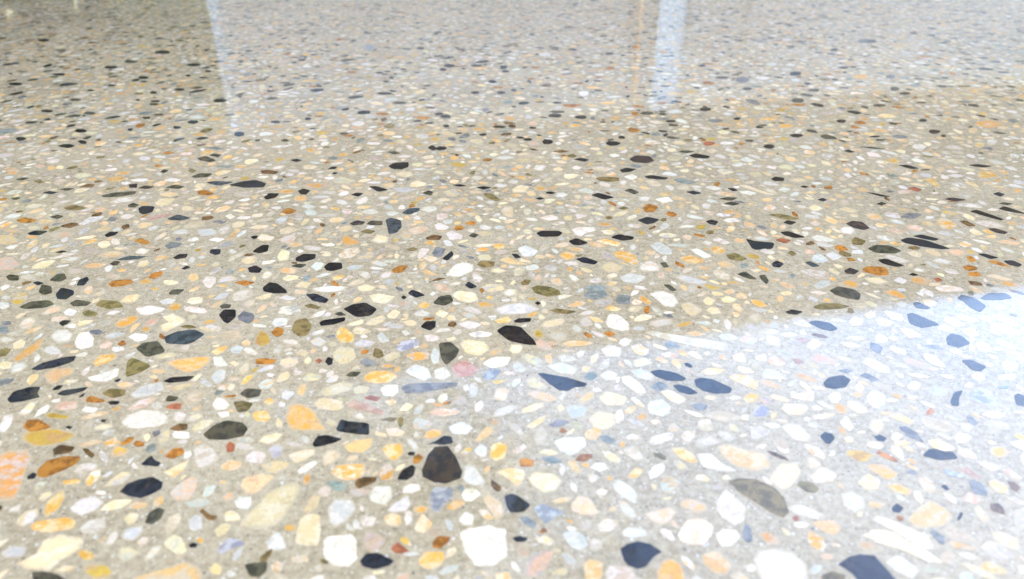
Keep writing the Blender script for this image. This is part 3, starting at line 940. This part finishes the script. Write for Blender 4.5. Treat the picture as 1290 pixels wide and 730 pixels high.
K 65,435 110,430 197,462 140,465 90,452
R 40,475 75,465 125,480 90,493
W 215,460 260,447 355,475 320,488 250,482
H 428,470 450,460 502,480 480,503 432,497
G 507,518 545,500 620,502 685,530 640,545 550,540
S 735,455 780,447 873,470 850,480 780,468
S 672,475 710,462 800,475 925,518 890,523 780,508 700,492
W 590,555 620,548 728,582 690,593 630,578
K 557,575 600,568 698,605 660,612 590,597
A 478,625 510,608 600,612 620,650 570,657 500,640
D 390,628 420,615 467,632 440,650 400,645
O 355,695 410,675 480,700 440,720 370,712
O 722,670 770,657 840,685 800,703 740,690
R 840,670 865,664 890,680 860,688
K 716,650 735,640 768,652 740,658
S 25,592 50,578 88,595 65,615 30,610
Z 190,587 220,583 270,607 230,613
H 100,540 125,528 152,545 130,557
W 160,630 200,622 310,635 315,670 270,675 200,650
P 55,690 90,683 150,715 110,725
S 1060,545 1100,543 1173,565 1130,573
A 1003,560 1030,555 1062,580 1030,590
A 1110,582 1150,577 1240,615 1180,605
S 1190,580 1240,577 1290,600 1270,612 1220,600
S 255,272 280,262 305,273 285,282
K 165,205 190,200 212,208 190,213
S 500,235 540,238 630,257 580,257
W 825,580 870,565 940,585 900,598
L 290,550 330,533 382,560 340,582
O 1165,690 1210,680 1290,710 1230,710
T 960,495 1000,480 1038,500 1000,515
H 0,345 80,343 175,370 100,375
C 355,320 400,308 467,330 430,340
P 595,425 640,413 710,432 670,450
P 1145,485 1200,472 1290,490 1260,505
M 670,360 710,340 790,345 740,370
C 1100,655 1140,645 1260,680 1200,683
L 635,680 670,660 712,680 690,700
W 840,715 900,700 990,715 1000,735 880,740
K 385,25 410,19 445,30 420,35
O 600,72 640,60 680,80 640,92
K 460,5 520,5 605,15 540,15
G 550,292 580,283 605,292 580,302
Y 875,330 920,325 975,345 930,352
W 215,390 240,380 272,393 245,405
E 605,150 635,142 665,155 635,160
"""
SMALL = """K 26,175,8,3;K 84,184,11,3;K 102,165,9,3;K 205,66,11,2.5;K 55,51,8,2;K 244,82,10,2;K 277,127,10,3;K 243,154,8,2.5;K 301,169,8,3.5;K 347,154,8,2;K 388,150,5,2;G 113,143,9,2.5;G 95,126,8,2;K 60,140,9,2;K 20,106,10,2;G 165,78,9,2;K 181,98,8,2;K 140,85,10,2;K 75,94,9,2;K 262,90,5,1.5;K 193,117,5,2;K 226,113,7,2
K 561,147,8,2.5;K 620,103,6,2;K 629,160,10,2;K 690,179,9,3.5;K 772,181,10,3.5;P 672,181,10,3;K 665,176,7,2;G 815,143,9,2.5;K 845,153,7,2;U 465,60,8,4;K 484,118,11,2;K 598,117,6,2;K 631,117,6,2;G 503,130,10,2;K 566,83,8,2.5;G 486,103,4,2;K 562,159,5,2;K 556,187,8,3;G 600,83,9,2;K 700,146,10,3;K 732,148,9,2.5;W 532,172,11,4;W 452,156,10,3.5;T 490,168,10,3;W 735,118,8,4;W 687,69,9,3
K 1002,93,9,3;G 1005,127,10,3.5;K 942,112,7,2;M 935,101,10,4;K 888,138,9,2.5;K 1003,171,10,2.5;K 969,185,8,3;K 1177,166,9,3;K 1163,152,6,2;G 1107,133,9,2;K 1127,112,7,3;M 1122,97,7,3;O 1085,97,12,4;O 1245,157,18,5;W 1250,179,7,5;T 1234,183,8,4;T 1226,165,7,4;W 1158,185,10,4;O 990,159,12,3;G 910,98,10,2;K 1051,63,6,2;K 1098,52,7,2;M 1090,52,12,3;R 893,181,9,3;W 972,81,8,3;K 1060,153,7,2.5;K 1140,118,8,2"""

cp, sp = math.cos(PITCH), math.sin(PITCH)
def floor_point(px, py):
    """Where a point seen in the 1290 x 730 photograph lies on the floor."""
    x, v = (px - 645.0) / FPX, (py - 365.0) / FPX
    t = CAM_H / (sp + v * cp)
    return (x * t, (cp - v * sp) * t)

def chaikin(P, it=1, q=0.2):
    for _ in range(it):
        Q = []
        for i in range(len(P)):
            a, b = P[i], P[(i + 1) % len(P)]
            Q.append((a[0] * (1 - q) + b[0] * q, a[1] * (1 - q) + b[1] * q))
            Q.append((a[0] * q + b[0] * (1 - q), a[1] * q + b[1] * (1 - q)))
        P = Q
    return P

def poly_area(P):
    return 0.5 * sum(P[i][0] * P[(i + 1) % len(P)][1] - P[(i + 1) % len(P)][0] * P[i][1] for i in range(len(P)))

traced = []                                    # (image area, colour key, floor polygon)
ox = oy = 0
for line in TRACED.strip().splitlines():
    if line[0] == '@':
        ox, oy = (float(v) for v in line[1:].split(','))
        continue
    key, *pts = line.split()
    pts = [tuple(float(c) for c in p.split(',')) for p in pts]
    img = [(ox + x / 4.006, oy + y / 4.006) for x, y in pts]
    traced.append((abs(poly_area(img)), key, [floor_point(*p) for p in img]))
for item in SMALL.replace('\n', ';').split(';'):
    key, spec = item.split()
    cx, cy, rx, ry = (float(v) for v in spec.split(','))
    ph = random.uniform(0, 6.28)
    img = [(cx + rx * math.cos(k * 1.0472 + ph) * random.uniform(.8, 1.1), cy + ry * math.sin(k * 1.0472 + ph) * random.uniform(.8, 1.1)) for k in range(6)]
    traced.append((abs(poly_area(img)), key, [floor_point(*p) for p in img]))
traced = [(a, k, (P if poly_area(P) > 0 else P[::-1])) for a, k, P in traced]
traced.sort(key=lambda s: -s[0])

PALE = set("CWLTPONJIYF")
def jitter(key, rim=.26):
    """Body and vein colour of one stone; the vein's alpha says how far its rim blends into the paste."""
    a, b = PAL[key]
    v = float(rng.uniform(.78, 1.08))
    w = rng.normal(0, .025, 3)
    if key in PALE and rng.random() < .55:
        alt = [(.66, .40, .18), (.50, .46, .39), (.74, .70, .62), (.62, .47, .32), (.40, .39, .36)][int(rng.integers(5))]
        k = float(rng.uniform(.35, .9))
        b = tuple(x * (1 - k) + y * k for x, y in zip(b, alt))
    soft = float(rng.uniform(.04, rim)) if key in PALE else 0.0
    f = lambda c, al: tuple(float(min(.85, max(.012, x * v * (1 + w[i])))) for i, x in enumerate(c)) + (al,)
    return f(a, 1.0), f(b, soft)

def set_colors(me, A, B, core):
    w = np.zeros(len(me.vertices), np.float32)
    w[core] = 1.0
    me.attributes.new("core", 'FLOAT', 'POINT').data.foreach_set("value", w)
    for nm, C in (("stone_color", A), ("vein_color", B)):
        at = me.attributes.new(nm, 'FLOAT_COLOR', 'FACE')
        at.data.foreach_set("color", np.ascontiguousarray(C, dtype=np.float32).ravel())

def prism_faces(n, b=0):
    return [(b + 2 * n, b + i, b + (i + 1) % n) for i in range(n)] + [(b + i, b + n + i, b + n + (i + 1) % n, b + (i + 1) % n) for i in range(n)]

def prism_verts(P, top, lip=0.0001):
    """Flat ground face with a hair-thin worn rim, sides going down into the concrete."""
    cx = sum(p[0] for p in P) / len(P); cy = sum(p[1] for p in P) / len(P)
    out = [(x, y, top) for x, y in P]
    for x, y in P:
        d = math.hypot(x - cx, y - cy) + 1e-9
        k = 1 + lip / d
        out.append((cx + (x - cx) * k, cy + (y - cy) * k, -0.0015))
    out.append((cx, cy, top))
    return out

def rise():
    return float(rng.uniform(0.00002, 0.00014))

def ragged(P, amount):
    """Broken edges: nudge the outline a little in and out."""
    cx = sum(p[0] for p in P) / len(P); cy = sum(p[1] for p in P) / len(P)
    out = []
    for x, y in P:
        k = 1 + float(rng.normal(0, amount))
        out.append((cx + (x - cx) * k, cy + (y - cy) * k))
    return out

rest = []                                      # stones that go into the one mass
for idx, (area, key, P) in enumerate(traced):
    Q = chaikin(P, 1, 0.13)
    if len(Q) > 16:
        Q = P
    Q = ragged(Q, 0.018)
    ca, cb = jitter(key)
    if idx >= 299:
        rest.append((Q, ca, cb))
        continue
    cx = sum(p[0] for p in Q) / len(Q); cy = sum(p[1] for p in Q) / len(Q)
    Vv = prism_verts([(x - cx, y - cy) for x, y in Q], rise())
    o = mesh_obj("stone", Vv, prism_faces(len(Q)), STONE, slab)
    o.location = (cx, cy, 0)
    nf = len(o.data.polygons)
    set_colors(o.data, [ca] * nf, [cb] * nf, [2 * len(Q)])

# ---- fill between them: stones thrown largest first onto a 1 mm occupancy map
X0, X1, Y0, Y1, CELL = -2.35, 2.35, 0.0, 2.25, 0.001
occ = np.zeros((int((Y1 - Y0) / CELL), int((X1 - X0) / CELL)), dtype=bool)
def stamp_poly(P):
    xs = [p[0] for p in P]; ys = [p[1] for p in P]
    i0, i1 = int((min(ys) - Y0) / CELL), int((max(ys) - Y0) / CELL) + 2
    j0, j1 = int((min(xs) - X0) / CELL), int((max(xs) - X0) / CELL) + 2
    i0, j0 = max(i0, 0), max(j0, 0); i1, j1 = min(i1, occ.shape[0]), min(j1, occ.shape[1])
    if i0 >= i1 or j0 >= j1:
        return
    yy = Y0 + (np.arange(i0, i1) + .5) * CELL; xx = X0 + (np.arange(j0, j1) + .5) * CELL
    gx, gy = np.meshgrid(xx, yy)
    ins = np.zeros(gx.shape, bool)
    for k in range(len(P)):
        (ax, ay), (bx, by) = P[k], P[(k + 1) % len(P)]
        cr = ((ay > gy) != (by > gy)) & (gx < (bx - ax) * (gy - ay) / (by - ay + 1e-12) + ax)
        ins ^= cr
    occ[i0:i1, j0:j1] |= ins
for _, _, P in traced:
    stamp_poly(P)

masks = {}
def mask(a, b, th):
    k = (round(a * 2000), round(b * 2000), round(th * 12 / math.pi) % 12)
    if k not in masks:
        A, B, T = k[0] / 2000, k[1] / 2000, k[2] * math.pi / 12
        n = int(A / CELL) + 1
        jj, ii = np.meshgrid(np.arange(-n, n + 1), np.arange(-n, n + 1))
        x, y = jj * CELL, ii * CELL
        u = x * math.cos(T) + y * math.sin(T); v = -x * math.sin(T) + y * math.cos(T)
        s = (u / A) ** 2 + (v / B) ** 2 <= 1.0
        masks[k] = (ii[s], jj[s])
    return masks[k]

def in_traced(x, y):
    """Inside the part of the view where the larger stones are set one by one."""
    d = y * cp + CAM_H * sp
    px = 645 + FPX * x / d
    py = 365 + FPX * (CAM_H * cp - y * sp) / d
    return -25 < px < 1315 and 180 < py < 760

COMMON = list("CCCCCWWWWLLLTTTOOMEYNNNNJJJII")
FULL = list("CCCCCCCCCCCWWWWWWWWWWWLLLLLTTTTTTTTPOOOOOOOAAYMEKKKSGGHBNNNNJJJ")
INSIDE = list("CCCCCCCCCCWWWWWWWWLLLLLLTTTTTTPOONNNNJJJOOAYMEHBNI")
# semi-axis range in metres, stones per square metre, far limit
CLASSES = [(.0105, .0135, 170, 2.2), (.0080, .0105, 1000, 2.2), (.0058, .0082, 4600, 2.2), (.0038, .0058, 8500, 1.9), (.0022, .0038, 2800, 1.0)]
for lo, hi, dens, ymax in CLASSES:
    area = 2 * (0.50 * ymax + 0.375 * ymax * ymax)
    for _ in range(int(area * dens)):
        for attempt in range(7):
            y = float(rng.uniform(.05, ymax)); x = float(rng.uniform(-1, 1)) * (0.50 + 0.75 * ymax)
            if abs(x) > 0.50 + 0.75 * y or x < -1.30:
                continue
            a = float(rng.uniform(lo, hi)) * .92
            if nz.noise((x * 8.0, y * 8.0, 3.7)) < -0.12 and rng.random() < .6:
                continue                       # the pour has sparser patches
            inside = in_traced(x, y)
            if inside and hi > .0110:
                break
            b = a * float(rng.uniform(.36, .88)); th = float(rng.uniform(0, math.pi))
            di, dj = mask(a, b, th)
            i, j = int((y - Y0) / CELL) + di, int((x - X0) / CELL) + dj
            if i.min() < 0 or j.min() < 0 or i.max() >= occ.shape[0] or j.max() >= occ.shape[1] or occ[i, j].any():
                continue
            occ[i, j] = True
            n = int(rng.integers(6, 9)) if a > .0045 and y < 1.2 else int(rng.integers(5, 7))
            ph = float(rng.uniform(0, 6.28))
            ang = [ph + (k + float(rng.uniform(-.32, .32))) * 2 * math.pi / n for k in range(n)]
            rr = rng.uniform(.76, 1.18, n)
            ct, st = math.cos(th), math.sin(th)
            Q = []
            for k in range(n):
                u, v = a * rr[k] * math.cos(ang[k]), b * rr[k] * math.sin(ang[k])
                Q.append((x + u * ct - v * st, y + u * st + v * ct))
            if inside:
                key = INSIDE[int(rng.integers(len(INSIDE) if a < .0060 else 40))]
            else:
                key = (FULL if a > .0035 else COMMON)[int(rng.integers(len(FULL if a > .0035 else COMMON)))]
            ca, cb = jitter(key, .50)
            rest.append((Q, ca, cb))
            break

def build_mass(name, items, parent):
    nv = sum(2 * len(P) + 1 for P, _, _ in items)
    co = np.empty((nv, 3), np.float32)
    loops, starts, tots, CA, CB = [], [], [], [], []
    core = []
    b = ls = 0
    for P, ca, cb in items:
        n = len(P)
        co[b:b + 2 * n + 1] = prism_verts(P, rise())
        for f in prism_faces(n, b):
            loops.extend(f); starts.append(ls); tots.append(len(f)); ls += len(f)
        CA.extend([ca] * (2 * n)); CB.extend([cb] * (2 * n))
        core.append(b + 2 * n)
        b += 2 * n + 1
    me = bpy.data.meshes.new(name)
    me.vertices.add(nv); me.vertices.foreach_set("co", co.ravel())
    me.loops.add(len(loops)); me.loops.foreach_set("vertex_index", np.array(loops, np.int32))
    me.polygons.add(len(starts))
    me.polygons.foreach_set("loop_start", np.array(starts, np.int32))
    me.polygons.foreach_set("loop_total", np.array(tots, np.int32))
    me.update(calc_edges=True)
    me.shade_flat()
    set_colors(me, CA, CB, core)
    me.materials.append(STONE)
    return link(bpy.data.objects.new(name, me), parent)

pebbles = build_mass("pebbles", rest, slab)
tag(pebbles, "countless small pale and coloured pebbles ground flush with the concrete", None, None, "stuff")
print("stones:", len(rest), "tris:", sum(3 * len(r[0]) for r in rest))

# ------------------------------------------------------------------ what the polished floor mirrors
CEIL, FAS = 2.47, 2.40
shelter = empty("patio_shelter", HO, HA)
tag(shelter, "flat roofed patio shelter whose straight edge is mirrored across the floor", "shelter")
for k in range(34):                                     # lining boards of the ceiling
    x0 = -6.9 + k * 0.52
    box("ceiling_board", x0 + .004, x0 + .516, 0.06, 4.9, CEIL, CEIL + 0.02, LINING, shelter)
box("roof_sheet", -7.05, 10.95, -0.06, 5.0, CEIL + 0.06, CEIL + 0.09, STEEL, shelter)
box("fascia", -7.0, 10.9, 0.0, 0.05, FAS, CEIL + 0.059, TIMBER, shelter)
for x in (-6.8, 10.7):
    box("post", x - .06, x + .06, 0.06, 0.18, 0.0, CEIL - 0.002, TIMBER, shelter)
for x in (-6.8, 10.7):
    box("post", x - .06, x + .06, 4.72, 4.84, 0.0, CEIL - 0.002, TIMBER, shelter)

WALL_H = 3.2
def wall(s0, s1, label):
    w = empty("rendered_wall", house(s0, 7.5), HA)
    tag(w, label, "wall")
    L_ = s1 - s0
    box("wall_body", 0, L_, 0, 0.2, -0.1, WALL_H, RENDER, w)
    box("plinth", 0.004, L_ - 0.004, -0.02, -0.001, -0.1, 0.16, COPING, w)
    box("coping", -0.02, L_ + 0.02, -0.03, 0.23, WALL_H + 0.002, WALL_H + 0.06, COPING, w)
    return w
wall(-2.22, 4.22, "long grey rendered wall mirrored between the two pale blue panels")
wall(4.763, 13.5, "grey rendered wall mirrored right of the wider blue gate")

def pipe(name, s, w, mat, label, cat):
    r = empty(name, house(s, 7.41), HA)
    tag(r, label, cat)
    V, F = [], []
    n = 10
    for z in (0.0, WALL_H - 0.1):
        V += [(w * math.cos(k * 2 * math.pi / n), w * math.sin(k * 2 * math.pi / n), z) for k in range(n)]
    F = [(k, (k + 1) % n, n + (k + 1) % n, n + k) for k in range(n)] + [tuple(range(n, 2 * n))]
    mesh_obj("tube", V, F, mat, r)
    for z in (0.4, 1.7):
        box("bracket", -w - .03, w + .03, 0.0, 0.088, z, z + 0.03, DARK, r)
pipe("downpipe", 3.88, 0.035, TIMBER, "brown downpipe on the grey wall left of the wider blue gate", "pipe")
pipe("downpipe", 4.17, 0.022, DARK, "thin dark pipe at the wall end bordering the wider blue gate", "pipe")
pipe("cable_conduit", 5.75, 0.014, DARK, "thin dark conduit running up the grey wall right of the wider blue gate", "pipe")

def panel(s0, s1, label):
    """Narrow gate of upright boards on two rails, standing in for sky seen through the wall gap."""
    g = empty("sky_panel", house(s0, 7.56), HA)
    tag(g, label, "panel")
    L_ = s1 - s0
    n = 3
    for k in range(n):
        a = 0.012 + k * (L_ - 0.024) / n
        box("panel_board", a + .003, a + (L_ - 0.024) / n - .003, 0.0, 0.03, 0.05, WALL_H + 0.1, BLUE, g)
    for z in (0.4, 1.6, 2.8):
        box("panel_rail", 0.012, L_ - 0.012, 0.031, 0.07, z, z + 0.1, BLUE, g)
panel(-2.40, -2.22, "narrow pale blue board gate standing in for sky, mirrored between shrubs and grey wall")
panel(4.22, 4.763, "wider pale blue board gate standing in for sky, mirrored between the two grey walls")

def leaf_mesh(name, pts, size, mat, parent, flat=0.5):
    """Many small folded leaves, four corners each."""
    n = len(pts)
    nrm = rng.normal(0, 1, (n, 3)); nrm[:, 2] = np.abs(nrm[:, 2]) * flat + .3
    nrm /= np.linalg.norm(nrm, axis=1, keepdims=True)
    d = rng.normal(0, 1, (n, 3)); d -= nrm * (d * nrm).sum(1, keepdims=True)
    d /= np.linalg.norm(d, axis=1, keepdims=True)
    e = np.cross(nrm, d)
    s = size * rng.uniform(.65, 1.3, (n, 1))
    V = np.stack([pts - d * s, pts + e * s * .42 + nrm * s * .12, pts + d * s, pts - e * s * .42 + nrm * s * .12], 1).reshape(-1, 3)
    i = np.arange(n) * 4
    F = np.concatenate([np.stack([i, i + 1, i + 2], 1), np.stack([i, i + 2, i + 3], 1)])
    return mesh_obj(name, V.tolist(), F.tolist(), mat, parent)

def limb(V, F, p0, p1, r0, r1, n=8, seg=5, bend=0.12):
    p0, p1 = Vector(p0), Vector(p1)
    ax = (p1 - p0).normalized()
    q = ax.orthogonal().normalized(); w = ax.cross(q)
    b = len(V)
    for k in range(seg + 1):
        f = k / seg
        c = p0.lerp(p1, f) + q * (math.sin(f * 3.1) * bend) + Vector((random.uniform(-.02, .02), random.uniform(-.02, .02), 0))
        r = r0 + (r1 - r0) * f
        for m in range(n):
            a = 2 * math.pi * m / n
            V.append(tuple(c + (q * math.cos(a) + w * math.sin(a)) * r))
    for k in range(seg):
        for m in range(n):
            F.append((b + k * n + m, b + k * n + (m + 1) % n, b + (k + 1) * n + (m + 1) % n, b + (k + 1) * n + m))

tree = empty("shade_tree", (-6.7, 1.2, -0.08))
tag(tree, "broad leafy tree arching over the patio, darkening the near floor", "tree")
V, F = [], []
limb(V, F, (0, 0, 0), (0.5, 0.1, 3.4), .30, .20, 10, 7, .1)
mesh_obj("trunk", V, F, BARK, tree)
TC = np.array([-3.45, 2.75, 5.0])
clumps = []
for k in range(70):
    while True:
        p = rng.uniform(-1, 1, 3)
        if (p ** 2).sum() < 1:
            break
    clumps.append(TC + p * np.array([4.6, 3.6, 1.0]))
for k in range(0, 70, 6):
    V, F = [], []
    c = clumps[k] - np.array([-6.7, 1.2, -0.08])
    limb(V, F, (0.45, 0.1, 3.3), tuple(c), .09, .02, 6, 6, .3)
    mesh_obj("branch", V, F, BARK, tree)
pts = np.concatenate([c + rng.normal(0, 1, (520, 3)) * np.array([.55, .55, .3]) for c in clumps])
leaf_mesh("crown", pts - np.array([-6.7, 1.2, -0.08]), 0.105, LEAF, tree)

def hedge_plant(s, n, h, rad, label, group="tall shrubs beside the grey wall"):
    base = house(s, n, -0.08)
    r = empty("hedge_shrub", base, HA)
    tag(r, label, "shrub", group)
    V, F = [], []
    for k in range(4):
        limb(V, F, (random.uniform(-.1, .1), random.uniform(-.1, .1), 0), (random.uniform(-.4, .4) * rad, random.uniform(-.3, .3) * rad, h * .9), .03, .01, 5, 5, .08)
    mesh_obj("stem", V, F, BARK, r)
    m = int(5000 * h * rad)
    u = rng.normal(0, 1, (m, 3)); u /= np.linalg.norm(u, axis=1, keepdims=True)
    rr = rng.uniform(.35, 1, (m, 1)) ** .5
    p = u * rr * np.array([rad, rad * .75, h * .52]) + np.array([0, 0, h * .5])
    leaf_mesh("foliage", p[p[:, 2] > 0.02], 0.05, HEDGE, r)
for k, (x, y, h, rad, w) in enumerate([(-2.35, 0.75, 2.0, .55, "closest to the added wing"), (-2.3, 1.6, 2.2, .58, "second from the added wing"),
                                  (-2.35, 2.5, 2.3, .6, "under the tree beside the shelter")]):  # tall shrubs added to cut side light on the far left floor
    q = Vector((x, y, 0)) - HO
    hedge_plant(q.dot(HU), q.dot(HN), h, rad, "leafy shrub added to dim the far left floor, " + w, "added tall shrubs in the garden bed")
for x, y, h, rad, w in [(-1.76, 2.82, .62, .42, "nearest the shelter"), (-1.76, 2.05, .75, .40, "in the middle of the bed"), (-1.80, 1.30, .80, .38, "nearest the viewer")]:  # low shrubs added to darken the far left corner of the floor
    q = Vector((x, y, 0)) - HO
    hedge_plant(q.dot(HU), q.dot(HN), h, rad, "low rounded shrub added to darken the floor corner, " + w, "added low shrubs in the garden bed")
hs = [(-3.05, 8.1, 4.6, .85), (-4.3, 8.5, 4.7, .95), (-5.4, 8.3, 4.5, .95), (-6.6, 8.6, 4.8, 1.0), (-7.95, 8.4, 4.6, 1.0)]
order = ["nearest the grey wall", "second from the grey wall", "third from the grey wall", "fourth from the grey wall", "farthest from the grey wall"]
for (s, n, h, rad), w in zip(hs, order):
    hedge_plant(s, n, h, rad, "dark green leafy shrub mirrored in the floor, " + w)

# timber fence added to block sky glare between the shrubs
fence = empty("glare_fence", house(-12.4, 9.9, -0.08), HA)
tag(fence, "dark stained paling fence added behind the tall shrubs to block sky glare", "fence")
for k in range(65):
    x0 = k * 0.15
    box("paling", x0 + .003, x0 + .147, 0.0, 0.02, 0.0, 3.4 + 0.02 * math.sin(k * 2.3), TIMBER, fence)
for z in (0.4, 1.6, 2.8):
    box("rail", 0.0, 9.75, 0.021, 0.07, z, z + 0.09, TIMBER, fence)

# unseen wings added to bounce warm light and keep sun off the floor
def wing(name, x0, x1, y0, y1, h, face, label):
    """An unseen wing added to shape the light, with an overhanging roof; windows on the side that faces the patio."""
    r = empty(name, ((x0 + x1) / 2, (y0 + y1) / 2, -0.06))
    tag(r, label, "added wing")
    hx, hy = (x1 - x0) / 2, (y1 - y0) / 2
    box("wall_body", -hx, hx, -hy, hy, 0.0, h, BOUNCE_CREAM, r)
    box("roof", -hx - .3, hx + .3, -hy - .3, hy + .3, h + .004, h + .2, STEEL, r)
    span = hy if face in 'EW' else hx
    for z in (0.9, 4.0):
        for k in range(3):
            c = (-span * .62, 0.0, span * .62)[k]
            if face == 'E':
                w = box("window", hx + .001, hx + .05, c - .6, c + .6, z, z + 1.2, COPING, r)
                box("pane", hx + .051, hx + .055, c - .53, c + .53, z + .07, z + 1.13, DARK, w)
            elif face == 'W':
                w = box("window", -hx - .05, -hx - .001, c - .6, c + .6, z, z + 1.2, COPING, r)
                box("pane", -hx - .055, -hx - .051, c - .53, c + .53, z + .07, z + 1.13, DARK, w)
            else:
                w = box("window", c - .6, c + .6, hy + .001, hy + .05, z, z + 1.2, COPING, r)
                box("pane", c - .53, c + .53, hy + .051, hy + .055, z + .07, z + 1.13, DARK, w)
wing("added_wing", -13.0, -7.4, -6.0, 1.6, 6.4, 'E', "unseen cream wing added on the tree side to bounce warm sunlight")
wing("added_wing", -6.2, 8.5, -12.0, -6.2, 6.4, 'N', "unseen cream wing added behind the viewer to keep the light warm")
wing("added_wing", 5.6, 11.5, -6.0, 4.5, 7.2, 'W', "tall unseen cream wing added to shade the patio from the sun")
